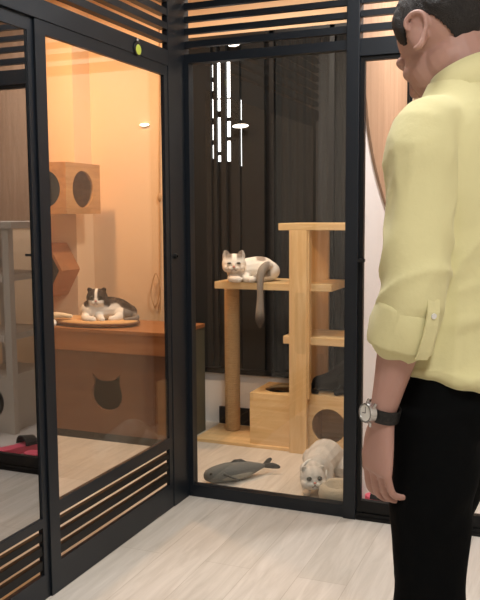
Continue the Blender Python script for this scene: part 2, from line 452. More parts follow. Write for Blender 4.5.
# cord with a plug on the warm wall
t = thing('hanging_cord', 'thin beige cord hanging down the warm wall to the cabinet, with an inline switch', 'cord', (-.79, YB, .66))
tube(bm := new(), [(-.775, YB-.006, 2.45), (-.778, YB-.006, 2.0), (-.788, YB-.008, 1.5), (-.79, YB-.01, 1.1), (-.80, YB-.01, .8), (-.83, YB-.02, .7)], .0035)
tube(bm, [(-.83, YB-.02, .7), (-.85, YB-.03, .80), (-.815, YB-.03, .92), (-.785, YB-.03, .84), (-.79, YB-.02, .7), (-.79, YB-.03, .665)], .0035)
obj('cable', bm, 'cord', t, smooth=True)
obj('inline_switch', ell(new(), (-.787, YB-.012, 1.393), (.014, .011, .026)), 'cord', t, smooth=True)

# wooden cube bed on the column
t = thing('cube_bed', 'square plywood cat cube with round holes, fixed high on the warm wall', 'cat cube', (-1.25, 1.056, 1.291))
x0, x1, y0, y1, z0, z1 = -1.4, -1.1, .694, 1.056, 1.291, 1.588
bm = box(new(), x0, x1, y0, y1, z0, z1)
cs = [box(new(), x0+.016, x1-.016, y0+.016, y1-.012, z0+.016, z1-.016)]
cs.append(cyl(new(), (x1-.08, .868, 1.436), (x1+.05, .868, 1.436), .108, seg=48))
cs.append(cyl(new(), (-1.25, y0-.05, 1.436), (-1.25, y0+.08, 1.436), .108, seg=48))
obj('box_shell', cut(bm, cs), 'amber', t)
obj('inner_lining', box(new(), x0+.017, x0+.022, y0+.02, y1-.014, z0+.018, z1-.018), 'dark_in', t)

# hexagon shelf
t = thing('hexagon_shelf', 'orange wooden hexagon shelf on the wall below the cat cube', 'shelf', (-1.45, 1.056, .95))
R0 = .19; hexo = lambda r: [(-1.45+r*math.cos(k*PI/3), .95+r*math.sin(k*PI/3)) for k in range(6)]
bm = prism(new(), hexo(R0), 'y', .86, 1.056); c = prism(new(), hexo(R0-.02), 'y', .80, 1.044)
obj('hexagon_frame', cut(bm, [c]), 'amber_dark', t)
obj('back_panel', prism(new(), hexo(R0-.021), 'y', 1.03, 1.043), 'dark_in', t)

# ------------------------------------------------------------------ cabinet with a cat-head hole
CX0, CX1, CY0, CY1, CZ = -2.0, -.405, .62, 1.055, .645
t = thing('cat_cabinet', 'low brown wooden cabinet with a cat head shaped hole, behind the sliding door', 'cabinet', ((CX0+CX1)/2, .84, 0))
hole = [(-.92, .262), (-.917, .30), (-.903, .335), (-.908, .362), (-.916, .392), (-.884, .362), (-.865, .352), (-.83, .350), (-.79, .353), (-.768, .362), (-.733, .392), (-.738, .355), (-.738, .33), (-.725, .295), (-.722, .262), (-.73, .232), (-.752, .205), (-.785, .186), (-.824, .180), (-.862, .186), (-.892, .206), (-.912, .233)]
bm = box(new(), CX0, CX1-.016, CY0+.012, CY0+.028, .045, .515)
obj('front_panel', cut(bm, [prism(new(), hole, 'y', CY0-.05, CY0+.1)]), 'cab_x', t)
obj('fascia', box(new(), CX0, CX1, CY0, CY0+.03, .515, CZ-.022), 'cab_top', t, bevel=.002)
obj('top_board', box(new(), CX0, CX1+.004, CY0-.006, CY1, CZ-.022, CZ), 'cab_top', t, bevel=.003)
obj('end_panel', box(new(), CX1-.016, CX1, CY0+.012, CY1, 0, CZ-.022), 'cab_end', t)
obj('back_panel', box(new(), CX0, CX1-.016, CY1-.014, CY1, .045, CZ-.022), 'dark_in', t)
obj('plinth', box(new(), CX0, CX1-.016, CY0+.014, CY1-.02, 0, .045), 'black_base', t)

# bed on the cabinet
bx, by = -.99, .80
t = thing('cat_bed', 'thin round tan cat bed with dark piping on the cabinet top', 'cat bed', (bx, by, CZ))
pr = [(0.001, 0), (.2, 0), (.255, .006), (.272, .02), (.262, .034), (.22, .04), (.12, .03), (.001, .027)]
bm = lathe(new(), pr, (0, 0, 0), 48); bm.transform(Matrix.Translation((bx, by, CZ)) @ Matrix.Diagonal((1.0, .6, 1, 1)))
obj('cushion', bm, 'cushion', t, smooth=True)
tube(bm := new(), [(bx+.274*math.cos(a), by+.164*math.sin(a), CZ+.0195) for a in [2*PI*k/24 for k in range(25)]], .0065, sub=2)
obj('piping', bm, 'cushion_dark', t, smooth=True)
bm = new(); chain(bm, [(-1.36, .70, CZ+.028), (-1.25, .69, CZ+.052), (-1.16, .68, CZ+.06), (-1.08, .675, CZ+.058)], [.022, .02, .017, .012], sub=5)
tag(obj('plush_wand', bm, 'cream', smooth=True), 'long cream plush roll lying along the edge of the tan cat bed', 'cat toy')
bm = new(); ell(bm, (-1.245, .632, CZ+.021), (.032, .024, .021)); ell(bm, (-1.275, .645, CZ+.02), (.026, .022, .02)); ell(bm, (-1.225, .626, CZ+.015), (.016, .014, .015))
bm.transform(Matrix.Translation((.055, .01, 0)))
tag(obj('plush_ball', remesh(bm, .003), 'whiteplastic', smooth=True), 'small white fluffy ball at the cabinet top edge beside the tan bed', 'cat toy')

# ------------------------------------------------------------------ cat tree
FY, BY = .815, 1.17
t = thing('cat_tree', 'pine cat tree with rope post, shelves and boxes behind the fixed glass', 'cat tree', (.1, 1.0, 0))
obj('base_board', box(new(), -.365, .225, FY, BY, 0, .018), 'pine_x', t, bevel=.002)
prof = [(.043, .018)]
z = .018; k = 0
while z < .873:
    prof += [(.0395, z), (.0455, z+.0045), (.0455, z+.0095)]; z += .014
prof += [(.0405, .874)]
obj('rope_post', lathe(new(), prof[1:], (-.232, 1.065, 0), 22), 'rope', t, smooth=True)
obj('front_post', box(new(), .21, .308, FY-.02, FY+.012, 0, 1.198), 'pine_z', t, bevel=.003)
obj('front_post', box(new(), .30, .318, FY-.012, FY+.035, .3, 1.198), 'pine_z', t, bevel=.002)
obj('rear_post', box(new(), .213, .325, BY-.025, BY, 0, 1.198), 'pine_z', t, bevel=.003)
obj('top_shelf', box(new(), .15, .515, FY-.02, BY-.04, 1.198, 1.235), 'pine_x', t, bevel=.003)
obj('wide_shelf', box(new(), -.235, .205, FY+.01, BY-.02, .876, .915), 'pine_x', t, bevel=.003)
obj('wide_shelf', box(new(), .3, .43, FY+.02, BY-.0, .876, .915), 'pine_x', t, bevel=.003)
obj('middle_shelf', box(new(), .165, .53, FY+.012, BY-.03, .59, .632), 'pine_x', t, bevel=.003)
bm = box(new(), -.03, .208, FY+.015, BY-.03, .018, .305)
cs = [box(new(), -.018, .196, FY+.027, BY-.042, .03, .293), ]
e = cyl(new(), (.0, 0, -.1), (0, 0, .1), 1, seg=48); e.transform(Matrix.Translation((.105, .985, .30)) @ Matrix.Diagonal((.095, .095, 1, 1))); cs.append(e)
obj('left_box', cut(bm, cs), 'pine_x', t)
bm = box(new(), .285, .60, FY+.04, BY-.03, 0, .315)
cs = [box(new(), .297, .588, FY+.052, BY-.042, .012, .303), cyl(new(), (.413, FY, .15), (.413, FY+.09, .15), .094, seg=48)]
obj('tunnel_box', cut(bm, cs), 'pine_x', t)
for o in t.children:
    if o.name.startswith('left_box'): o.name = 'top_hole_box'
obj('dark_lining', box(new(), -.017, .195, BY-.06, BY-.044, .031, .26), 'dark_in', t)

# ------------------------------------------------------------------ cats
def lerp(a, b, f): return tuple(x+(y-x)*f for x, y in zip(a, b))
def sstep(a, b, x):
    t = max(0, min(1, (x-a)/(b-a))); return t*t*(3-2*t)
def nz(p, s): return noise.noise(V(p)*s)

WHITE = srgb(238, 232, 224); DARK = srgb(52, 41, 35); GREY = srgb(172, 168, 162); MID = srgb(118, 98, 82); LGREY = srgb(214, 211, 206)

def cat_head(bm, c, yaw, pitch, s=1., ear=1., fold=False):
    """head in its own frame: +y is the face; returns matrix"""
    m = Matrix.Translation(c) @ Matrix.Rotation(yaw, 4, 'Z') @ Matrix.Rotation(pitch, 4, 'X') @ Matrix.Scale(s, 4)
    h = new()
    ell(h, (0, 0, 0), (.050, .043, .043)); ell(h, (.022, .014, -.014), (.026, .026, .022)); ell(h, (-.022, .014, -.014), (.026, .026, .022))
    ell(h, (.011, .036, -.016), (.014, .012, .011)); ell(h, (-.011, .036, -.016), (.014, .012, .011)); ell(h, (0, .032, -.027), (.013, .012, .010))
    ell(h, (0, .034, -.004), (.011, .014, .012))
    for sx in (-1, 1):
        if fold:
            chain(h, [(sx*.026, .0, .026), (sx*.035, .004, .040), (sx*.038, .016, .044)], [(.009, .014), (.008, .011), .004], seg=10, sub=3)
        else:
            chain(h, [(sx*.028, -.002, .026), (sx*.036, -.003, .048), (sx*.041, -.001, .048+.02*ear)], [(.008, .021), (.006, .013), .003], seg=10, sub=3)
    h.transform(m)
    me = bpy.data.meshes.new('t'); h.to_mesh(me); h.free(); bm.from_mesh(me); bpy.data.meshes.remove(me)
    return m

def cat_face(root, m, eye_r=.0095, squint=1.):
    for sx in (-1, 1):
        e = ell(new(), (sx*.0195, .0395, .006), (eye_r, .006, eye_r*squint)); e.transform(m)
        obj('eye', e, 'eye', root, local=True, smooth=True)
    e = ell(new(), (0, .047, -.008), (.0055, .004, .004)); e.transform(m); obj('nose', e, 'nose', root, local=True, smooth=True)
    e = new(); tube(e, [(-.011, .0455, -.024), (-.004, .0485, -.021), (0, .0485, -.015), (.004, .0485, -.021), (.011, .0455, -.024)], .0011, 6, 3); e.transform(m)
    obj('mouth_line', e, 'mouth', root, local=True)

# --- tabby and white cat lying on the bed; local +y faces the camera side
def tabby():
    t = thing('cat', 'dark tabby and white cat lying on the tan bed on the cabinet', 'cat', (-.935, .81, CZ+.028), PI+.42)
    # local: +y = towards the viewer, +x = picture left
    bm = new()
    chain(bm, [(.085, .0, .055), (.02, -.01, .065), (-.07, -.02, .062), (-.145, -.01, .042)], [(.06, .062), (.075, .07), (.072, .066), (.045, .045)], sub=4)
    ell(bm, (.075, .03, .06), (.06, .055, .058)); ell(bm, (-.10, .015, .04), (.06, .055, .042))
    chain(bm, [(.10, .05, .03), (.095, .10, .02), (.05, .125, .017)], [.03, .022, .019])
    chain(bm, [(.03, .05, .03), (.01, .095, .02), (.0, .125, .017)], [.03, .021, .019])
    chain(bm, [(-.10, .03, .03), (-.08, .085, .02), (-.05, .10, .016)], [.034, .022, .018])
    chain(bm, [(.06, .01, .07), (.045, .02, .11)], [.056, .046])
    chain(bm, [(-.15, .0, .03), (-.19, .03, .018), (-.18, .075, .014), (-.13, .105, .013)], [.02, .016, .014, .01])
    m = cat_head(bm, (.036, .042, .135), .0, -.08, 1.25, fold=True)
    bm = remesh(bm, .0032, 4)
    inv = m.inverted()
    def col(p):
        q = inv @ p
        if q.length < .07 and p.z > .08:       # head: dark cap, white blaze and muzzle
            w = sstep(.003, .009, abs(q.x)-.25*max(0, .012-q.z)) if q.z > -.006 else sstep(.026, .04, abs(q.x))
            w *= sstep(-.03, -.006, q.z+.5*abs(q.x))
            if q.y < 0: w = max(w, sstep(-.02, .0, q.z))
            c = lerp(WHITE, DARK, max(0, min(1, w)))
            return lerp(c, MID, .35*max(0, nz(p, 60))*w)
        d = sstep(.035, .06, p.z-.55*(p.y)+.04*nz(p, 14))
        if p.x > -.02: d *= sstep(.03, .0, p.y)
        wp = sstep(.055, .035, (V((p.x+.052, p.y-.06, p.z-.05))).length)   # pale flank patch
        d *= 1-wp
        if p.x < -.115: d = max(d, .8)
        st = .5+.5*math.sin(70*p.x+6*nz(p, 12))
        return lerp(WHITE, lerp(DARK, MID, .35*st), d)
    obj('cat_body', bm, 'fur', t, local=True, smooth=True, col=col)
    cat_face(t, m, .0085)
tabby()

# --- white cat with grey tail on the shelf of the cat tree
def white_cat():
    t = thing('cat', 'white cat with a long grey tail hanging over the pine shelf', 'cat', (-.05, .93, .915), PI+.42)
    bm = new()
    chain(bm, [(.085, .0, .05), (.03, -.015, .062), (-.05, -.02, .066), (-.095, -.0, .055)], [(.06, .055), (.068, .064), (.07, .07), (.055, .055)], sub=4)
    ell(bm, (-.085, .03, .055), (.066, .05, .055))
    chain(bm, [(.09, .03, .03), (.12, .07, .02), (.08, .10, .017)], [.03, .022, .018])
    chain(bm, [(.04, .04, .025), (.04, .085, .02), (.02, .105, .017)], [.028, .022, .018])
    chain(bm, [(-.06, .05, .03), (-.02, .10, .022), (.015, .112, .016)], [.036, .023, .017])
    chain(bm, [(.075, .0, .055), (.09, .02, .09)], [.062, .056])
    # tail over the edge
    chain(bm, [(-.10, .03, .075), (-.075, .085, .088), (-.045, .118, .06), (-.035, .135, .0), (-.035, .137, -.08), (-.033, .137, -.15), (-.033, .136, -.2), (-.033, .135, -.235)],
          [.024, .025, .024, .019, .018, .023, .026, .012], sub=5)
    m = cat_head(bm, (.104, .04, .098), -.02, -.02, 1.32, ear=.15)
    bm = remesh(bm, .0032, 4)
    inv = m.inverted()
    def col(p):
        q = inv @ p
        tail = sstep(.085, .1, p.y)*sstep(.055, .035, abs(p.x+.045)) if p.z > .03 else 1.0 if p.z < .003 and p.x < 0 else sstep(.112, .118, p.y)*sstep(.04, .02, abs(p.x+.04))
        if p.x < -.0 and p.z > .03: tail = max(tail, sstep(.022, .012, abs(p.x+.083-.3*(p.y-.06)))*sstep(.05, .07, p.y))
        c = WHITE
        if q.length < .075 and p.x > .035:
            w = sstep(.012, .034, q.z)*sstep(.006, .014, abs(q.x+.002))*(1 if abs(q.x) < .035 else .6)
            c = lerp(WHITE, lerp(DARK, MID, .5), w*.85)
            if q.z < .006: c = lerp(WHITE, srgb(232, 214, 196), .6)
        else:
            w = sstep(.03, .018, V((p.x+.045, (p.y+.0)*.7, p.z-.125)).length+.01*nz(p, 30))
            c = lerp(WHITE, MID, .75*w)
        tc = lerp(srgb(142, 134, 126), srgb(74, 68, 64), sstep(-.14, -.2, p.z))
        return lerp(c, tc, tail)
    obj('cat_body', bm, 'fur', t, local=True, smooth=True, col=col)
    cat_face(t, m, .0085, .45)
white_cat()

# --- pale grey cat walking on the floor
def grey_cat():
    t = thing('cat', 'pale grey cat with a white collar crouching on the floor by the glass', 'cat', (.53, .26, 0), PI+.36)
    # local +y toward viewer
    bm = new()
    chain(bm, [(.01, .0, .11), (-.02, -.08, .125), (-.05, -.16, .13), (-.06, -.22, .115)], [(.062, .06), (.074, .068), (.08, .076), (.06, .062)], sub=4)
    ell(bm, (-.005, .0, .12), (.06, .055, .06)); ell(bm, (-.055, -.17, .115), (.085, .08, .085))
    chain(bm, [(.05, .0, .11), (.055, .02, .06), (.05, .035, .016)], [.032, .023, .02]); ell(bm, (.05, .05, .014), (.021, .027, .014))
    chain(bm, [(-.045, .0, .11), (-.05, .03, .06), (-.048, .05, .016)], [.032, .023, .02]); ell(bm, (-.048, .066, .014), (.021, .027, .014))
    for sx in (-.115, .01):
        chain(bm, [(sx, -.20, .10), (sx-.005, -.12, .07), (sx, -.18, .04), (sx, -.17, .016)], [.05, .036, .021, .018]); ell(bm, (sx, -.15, .014), (.02, .03, .014))
    chain(bm, [(-.055, -.24, .12), (-.07, -.31, .09), (-.10, -.36, .05), (-.14, -.37, .025)], [.022, .02, .02, .014])
    chain(bm, [(.01, .02, .11), (.022, .06, .112)], [.05, .046])
    m = cat_head(bm, (.026, .098, .098), .10, .12, 1.22, fold=True)
    bm = remesh(bm, .0035, 4)
    inv = m.inverted()
    def col(p):
        q = inv @ p
        st = .5+.5*math.sin(60*p.y+5*nz(p, 10))
        c = lerp(LGREY, GREY, .35*st+.35*sstep(.12, .2, p.z))
        if q.length < .075 and p.y > .04:
            w = sstep(.006, -.012, q.z-.2*abs(q.x)+.004)
            c = lerp(lerp(LGREY, GREY, .35+.3*(.5+.5*math.sin(260*q.x))*sstep(.0, .02, q.z)), WHITE, w)
        if p.z < .05: c = lerp(c, WHITE, .5)
        return c
    obj('cat_body', bm, 'fur', t, local=True, smooth=True, col=col)
    cat_face(t, m, .0095, .85)
    bm = new()
    q = Matrix.Translation((.018, .045, .112)) @ Matrix.Rotation(-1.05, 4, 'X')
    tube(bm, [(.056*math.cos(a), .056*math.sin(a), 0) for a in [2*PI*k/20 for k in range(21)]], .005, 8, 2); bm.transform(q)
    obj('collar', bm, 'whiteplastic', t, local=True, smooth=True)
grey_cat()

# --- black cat on the tunnel box
def black_cat():
    t = thing('cat', 'black cat lying on the tunnel box of the cat tree, half hidden', 'cat', (.43, .98, .315), 0)
    bm = new()
    chain(bm, [(-.10, -.02, .045), (-.03, .0, .06), (.05, .01, .10), (.10, .0, .135)], [(.045, .04), (.06, .055), (.07, .075), (.065, .08)], sub=4)
    ell(bm, (.07, -.01, .07), (.075, .07, .07))
    chain(bm, [(.09, 0, .15), (.10, -.01, .215)], [.06, .045])
    chain(bm, [(.05, -.06, .03), (.02, -.10, .018)], [.026, .018]); chain(bm, [(.11, -.06, .03), (.09, -.10, .018)], [.026, .018])
    chain(bm, [(-.10, .0, .04), (-.15, -.05, .02), (-.13, -.09, .015), (-.09, -.1, .013)], [.018, .015, .014, .012])
    m = cat_head(bm, (.11, -.02, .26), PI-.5, -.1, 1.05)
    bm = remesh(bm, .004, 3)
    obj('cat_body', bm, 'fur', t, local=True, smooth=True, col=lambda p: lerp(srgb(4, 4, 4), srgb(12, 11, 10), .5+.5*nz(p, 20)))
    cat_face(t, m)
black_cat()

# ------------------------------------------------------------------ toys on the floor
def fishmat():
    m = mat('grey_fish_cloth', srgb(96, 98, 96), .8, bump=.3, bscale=120, var=.25, vscale=22, sheen=.2); return m
M['fish'] = fishmat(); M['fin'] = mat('dark_fish_fin', srgb(62, 62, 60), .85, bump=.2)
M['belly'] = mat('pale_fish_belly', srgb(140, 138, 128), .85)
a = math.atan2(.31, .247)
t = thing('fish_toy', 'grey stuffed fish toy lying on the floor just behind the glass', 'cat toy', (.122, .30, 0), a)
prof = [(-.19, .004, .010), (-.18, .022, .022), (-.15, .034, .036), (-.09, .044, .045), (-.02, .046, .045), (.05, .038, .036), (.10, .024, .022), (.135, .012, .012), (.15, .008, .010)]
rings = [[(x, ry*math.cos(2*PI*k/20), .045+rz*math.sin(2*PI*k/20)-.045*(1-1)) for k in range(20)] for x, ry, rz in smooth_path(prof, 4)]
bm = ring_loft(new(), rings)
for v in bm.verts: v.co.z = max(.001, v.co.z-.001)
obj('fish_body', bm, 'fish', t, local=True, smooth=True)
bm = new(); chain(bm, [(.14, 0, .045), (.175, .022, .05), (.205, .04, .055)], [(.006, .012), (.006, .018), (.003, .012)]); chain(bm, [(.14, 0, .045), (.18, -.02, .042), (.21, -.035, .035)], [(.006, .012), (.006, .016), (.003, .010)])
obj('tail_fin', remesh(bm, .003), 'fin', t, local=True, smooth=True)
bm = prism(new(), [(-.06, .08), (-.025, .1), (.015, .097), (.06, .07)], 'y', -.004, .004)
obj('dorsal_fin', bm, 'fin', t, local=True, smooth=True)
bm = new(); chain(bm, [(-.10, -.04, .05), (-.06, -.062, .03), (-.035, -.066, .02)], [(.010, .005), (.012, .004), (.005, .003)])
obj('side_fin', bm, 'fin', t, local=True, smooth=True)
for sy in (-1, 1): obj('eye', ell(new(), (-.165, sy*.026, .058), (.006, .004, .006)), 'eye', t, local=True, smooth=True)
obj('belly_patch', ell(new(), (-.03, -.022, .03), (.10, .027, .024)), 'belly', t, local=True, smooth=True)

t = thing('pet_bed', 'round beige plush pet bed on the floor beside the grey cat', 'pet bed', (.668, .145, 0))
pr = [(.001, 0), (.07, 0), (.088, .016), (.094, .05), (.09, .08), (.075, .095), (.06, .088), (.052, .05), (.001, .04)]
bm = lathe(new(), pr, (0, 0, 0), 36); obj('bolster', bm, 'beige', t, local=True, smooth=True)

def slipper(x, y, rz, label):
    t = thing('slipper', label, 'slipper', (x, y, 0), rz, 'pink slippers inside the glass door')
    out = [(.0, -.125), (.032, -.115), (.04, -.07), (.034, -.01), (.045, .06), (.04, .105), (.012, .13), (-.02, .125), (-.042, .09), (-.044, .04), (-.034, -.02), (-.04, -.08), (-.028, -.117)]
    out = smooth_path(out+[out[0]], 4)[:-1]
    obj('sole', prism(new(), out, 'z', 0, .04), 'pink', t, local=True, bevel=.004)
    bm = new(); rings = []
    for k in range(9):
        aa = PI*k/8; c = V((-.046*math.cos(aa), 0, (.038+.048*math.sin(aa)))); o2 = V((-.052*math.cos(aa), 0, (.038+.054*math.sin(aa))))
        rings.append([c+V((0, .02, 0)), c+V((0, .095, -.012*math.sin(aa))), o2+V((0, .095, -.012*math.sin(aa))), o2+V((0, .02, 0))])
    ring_loft(bm, rings); obj('strap', bm, 'black', t, local=True)
slipper(.90, .20, 1.52, 'pink slipper with dark strap on the floor beside the white partition')
slipper(1.13, .27, .35, 'pink slipper farther from the white partition, seen mirrored in the smoked door glass')

# pale cat tree in the entrance room (seen mirrored in the smoked glass)
t = thing('cat_shelf_unit', 'pale cat shelf unit with a round-holed box, mirrored in the smoked door glass', 'cat tree', (1.5, .75, 0))
for x, y in ((1.37, .55), (1.37, .95), (1.72, .95), (1.72, .55)): obj('post', box(new(), x, x+.045, y, y+.045, 0 if y > .6 else 0, 1.21), 'pale', t)
obj('top_shelf', box(new(), 1.33, 1.81, .53, 1.02, 1.21, 1.25), 'pale', t, bevel=.003)
obj('middle_shelf', box(new(), 1.415, 1.72, .54, 1.01, .9, .94), 'pale', t, bevel=.003)
obj('middle_shelf', box(new(), 1.415, 1.72, .54, 1.01, .55, .59), 'pale', t, bevel=.003)
bm = box(new(), 1.418, 1.718, .56, .99, 0, .34)
obj('tunnel_box', cut(bm, [box(new(), 1.43, 1.706, .572, .978, .012, .328), cyl(new(), (1.55, .5, .18), (1.55, .6, .18), .1, seg=40)]), 'pale', t)
for o in t.children:
    if o.name.startswith('tunnel_box'): pass

# ------------------------------------------------------------------ the man
BX, BYY = 1.355, -1.44
HEAD = .3897+.87            # heading: turned left of +y
P0 = thing('person', 'man seen from behind in a yellow shirt and black trousers, looking into the glass room', 'person', (BX, BYY, 0), HEAD)
hp = Matrix.Translation((0, .048, 1.640)) @ Matrix.Rotation(-.34, 4, 'Z') @ Matrix.Rotation(-.56, 4, 'X') @ Matrix.Scale(1.05, 4)
bm = new()
# trunk
def ering(c, a, b, n=28, e=2.3):
    out = []
    for k in range(n):
        th = 2*PI*k/n; cx, sy = math.cos(th), math.sin(th)
        out.append((c[0]+a*math.copysign(abs(cx)**(2/e), cx), c[1]+b*math.copysign(abs(sy)**(2/e), sy), c[2]))
    return out
ring_loft(bm, [ering((0, 0, z), a, b) for z, a, b in ((.86, .13, .09), (.95, .155, .105), (1.05, .145, .098), (1.15, .138, .092), (1.28, .155, .1), (1.40, .16, .098), (1.47, .12, .08), (1.52, .07, .06))])
chain(bm, [(0, -.03, 1.46), (0, -.012, 1.56), (0, .03, 1.66)], [.066, .06, .06])
# legs
LEGS = [[(-.088, -.0, .88), (-.092, .01, .52), (-.094, -.02, .09)], [(.088, .0, .88), (.09, .10, .52), (.09, .11, .09)]]
for L3 in LEGS:
    chain(bm, L3, [.082, .056, .04], sub=6)
    f = V(L3[2]); chain(bm, [(f.x, f.y-.03, .045), (f.x-.01, f.y+.08, .04), (f.x-.012, f.y+.16, .028)], [.036, .04, .026])
# arms
SH = V((-.168, .0, 1.425)); EL = V((-.215, -.005, 1.125)); WR = V((-.213, .06, .868))
chain(bm, [(-.12, 0, 1.43), tuple(SH), tuple(SH.lerp(EL, .5)), tuple(EL), tuple(EL.lerp(WR, .3)), tuple(EL.lerp(WR, .75)), tuple(WR)],
      [.055, .056, .05, .043, .045, (.031, .034), (.024, .031)], sub=5)
SHR = V((.168, .0, 1.425)); ELR = V((.225, .0, 1.125)); WRR = V((.222, .085, .865))
chain(bm, [(.12, 0, 1.43), tuple(SHR), tuple(SHR.lerp(ELR, .5)), tuple(ELR), tuple(ELR.lerp(WRR, .3)), tuple(ELR.lerp(WRR, .75)), tuple(WRR)],
      [.055, .056, .05, .043, .045, (.031, .034), (.024, .031)], sub=5)
# hands: local frame, -z along the fingers, palm towards -nx, thumb towards +y
def hand(bm, wrist, side, tilt=.12):
    """side -1 left: palm faces +x"""
    px = -side
    m = Matrix.Translation(wrist) @ Matrix.Rotation(side*.36, 4, 'Z') @ Matrix.Rotation(tilt, 4, 'X') @ Matrix.Scale(1.06, 4)
    h = new()
    rings = []
    for z, a, b, cy, cx in ((.02, .018, .028, 0, 0), (-.015, .018, .031, 0, 0), (-.04, .0175, .037, .002, 0), (-.07, .016, .042, .002, -px*.002), (-.092, .0145, .041, .0, -px*.002), (-.10, .011, .037, .0, 0)):
        rings.append(ering((cx, cy, z), a, b, 18, 2.5))
    ring_loft(h, rings)
    fing = [(.030, .0100, (.045, .026, .021)), (.010, .0104, (.049, .030, .023)), (-.011, .0098, (.046, .028, .022)), (-.031, .0086, (.036, .021, .019))]
    for i, (y, r, L) in enumerate(fing):
        a0 = .22+.05*i; p = V((0, y, -.085)); pts = [p]; ang = a0; fan = .10*(y/.03)
        pts.append(V((0, y, -.098)))
        for j, l in enumerate(L):
            d = V((px*math.sin(ang), fan*.25, -math.cos(ang))).normalized(); pts.append(pts[-1]+d*l); ang += (.62, .42, .3)[j]
        chain(h, pts, [r*.94, r*.92, r*.86, r*.8, r*.64], seg=10, sub=3)
        ell(h, pts[1]+V((-px*.004, 0, .002)), (r*.9, r*.95, r*1.05), seg=10)
    chain(h, [(px*.006, .026, -.022), (px*.016, .048, -.052), (px*.022, .056, -.085), (px*.028, .054, -.112)], [.016, .0135, .0115, .0085], seg=10, sub=3)
    ell(h, (px*.009, .022, -.04), (.014, .018, .028))
    h.transform(m)
    me = bpy.data.meshes.new('t'); h.to_mesh(me); h.free(); bm.from_mesh(me); bpy.data.meshes.remove(me)
hand(bm, WR+V((0, .0, -.012)), -1, .10)
hand(bm, WRR+V((0, .0, -.012)), 1, .14)
# head
h = new()
ell(h, (0, -.008, .035), (.075, .097, .088), seg=28); ell(h, (0, .035, -.03), (.062, .062, .08), seg=24); ell(h, (0, .055, -.082), (.036, .036, .028))
ell(h, (0, .0, -.05), (.058, .06, .055))
ell(h, (0, .082, .018), (.05, .022, .018)); ell(h, (.036, .066, -.022), (.022, .022, .018)); ell(h, (-.036, .066, -.022), (.022, .022, .018))
chain(h, [(0, .088, .012), (0, .104, -.016), (0, .112, -.034)], [.009, .011, .0125]); ell(h, (.011, .1, -.036), (.008, .009, .007)); ell(h, (-.011, .1, -.036), (.008, .009, .007))
ell(h, (0, .092, -.060), (.022, .010, .0055)); ell(h, (0, .091, -.070), (.019, .010, .006))
for sx in (-1, 1):
    # ear: rim and shallow bowl
    ec = V((sx*.078, -.012, .004)); er = Matrix.Rotation(-sx*.45, 3, 'Z') @ Matrix.Rotation(.15, 3, 'X')
    ell(h, ec-V((sx*.004, 0, 0)), (.008, .021, .033), er)
    loop = [(.0, .012, .014), (.0, .010, .028), (0, -.006, .036), (0, -.020, .026), (0, -.022, .006), (0, -.014, -.014), (0, -.004, -.030), (0, .006, -.030)]
    chain(h, [ec+(er @ V((sx*.007, y*1.2, z*1.12))) for _, y, z in loop], [.004, .005, .0055, .0055, .005, .005, .007, .005], seg=8, sub=3)
h.transform(hp)
me = bpy.data.meshes.new('t'); h.to_mesh(me); h.free(); bm.from_mesh(me); bpy.data.meshes.remove(me)
body = remesh(bm, .0032, 3)
obj('body', body, 'skin', P0, local=True, smooth=True)
for sx in (-1, 1):
    e = ell(new(), (sx*.029, .077, .0), (.011, .007, .0065)); e.transform(hp); obj('eye', e, 'whiteplastic', P0, local=True, smooth=True)
    e = ell(new(), (sx*.029, .083, .0), (.0055, .003, .0058)); e.transform(hp); obj('iris', e, 'eye', P0, local=True, smooth=True)
    e = new(); tube(e, [(sx*.014, .101, .018), (sx*.03, .095, .024), (sx*.046, .078, .020)], .0028, 6, 4); e.transform(hp); obj('eyebrow', e, 'hair', P0, local=True)

# hair: short, faded at the nape
h = new(); bmesh.ops.create_uvsphere(h, u_segments=200, v_segments=140, radius=1)
dele = []
for v in h.verts:
    d = v.co.normalized()
    fr = d.y; si = abs(d.x)
    p = V((d.x*.084, -.008+d.y*.108, .036+d.z*.106))
    # hairline height by direction
    ang = math.atan2(abs(d.x), d.y)            # 0 front, pi back
    line = .085 if ang < .5 else (.085-.075*sstep(.75, 1.15, ang) if ang < 1.2 else (.01+.032*sstep(1.2, 1.5, ang)-.095*sstep(1.75, 2.5, ang)))
    if p.z < line+.005*noise.noise(d*40): dele.append(v)
    k = .003*noise.noise(V((p.x*60, p.y*60, p.z*18)))+.0022*noise.noise(V((p.x*240, p.y*240, p.z*60)))
    thick = sstep(line, line+.06, p.z)
    q = V((d.x*.0755, -.008+d.y*.0975, .0355+d.z*.089)); v.co = q.lerp(p, .25+.75*thick)+d*k*thick
bmesh.ops.delete(h, geom=dele, context='VERTS')
bmesh.ops.solidify(h, geom=h.faces[:], thickness=.01)
h.transform(hp)
obj('hair', h, 'hair', P0, local=True, smooth=True)

# shirt
bm = new()
rg = [(.925, .172, .136), (1.0, .170, .134), (1.10, .170, .130), (1.18, .168, .126), (1.27, .172, .124), (1.36, .178, .124), (1.43, .175, .118), (1.475, .150, .106), (1.515, .115, .092), (1.55, .088, .08)]
ring_loft(bm, [ering((0, -.004-.012*sstep(1.3, 1.5, z), z-(.0 if z > 1 else .0)), a, b, 40) for z, a, b in [tuple(q) for q in smooth_path(rg, 3)]])
for s in (-1, 1):
    if s < 0: A, B, Cc = SH, EL, EL.lerp(WR, .30)
    else: A, B, Cc = SHR, ELR, ELR.lerp(WRR, .30)
    chain(bm, [(s*.09, -.01, 1.455), tuple(A+V((s*.002, 0, .012))), tuple(A.lerp(B, .35)), tuple(A.lerp(B, .75)), tuple(B), tuple(Cc)],
          [(.062, .06), (.068, .064), (.064, .064), (.062, .062), (.061, .061), (.060, .06)], seg=24, sub=5)
bm = remesh(bm, .006, 5)
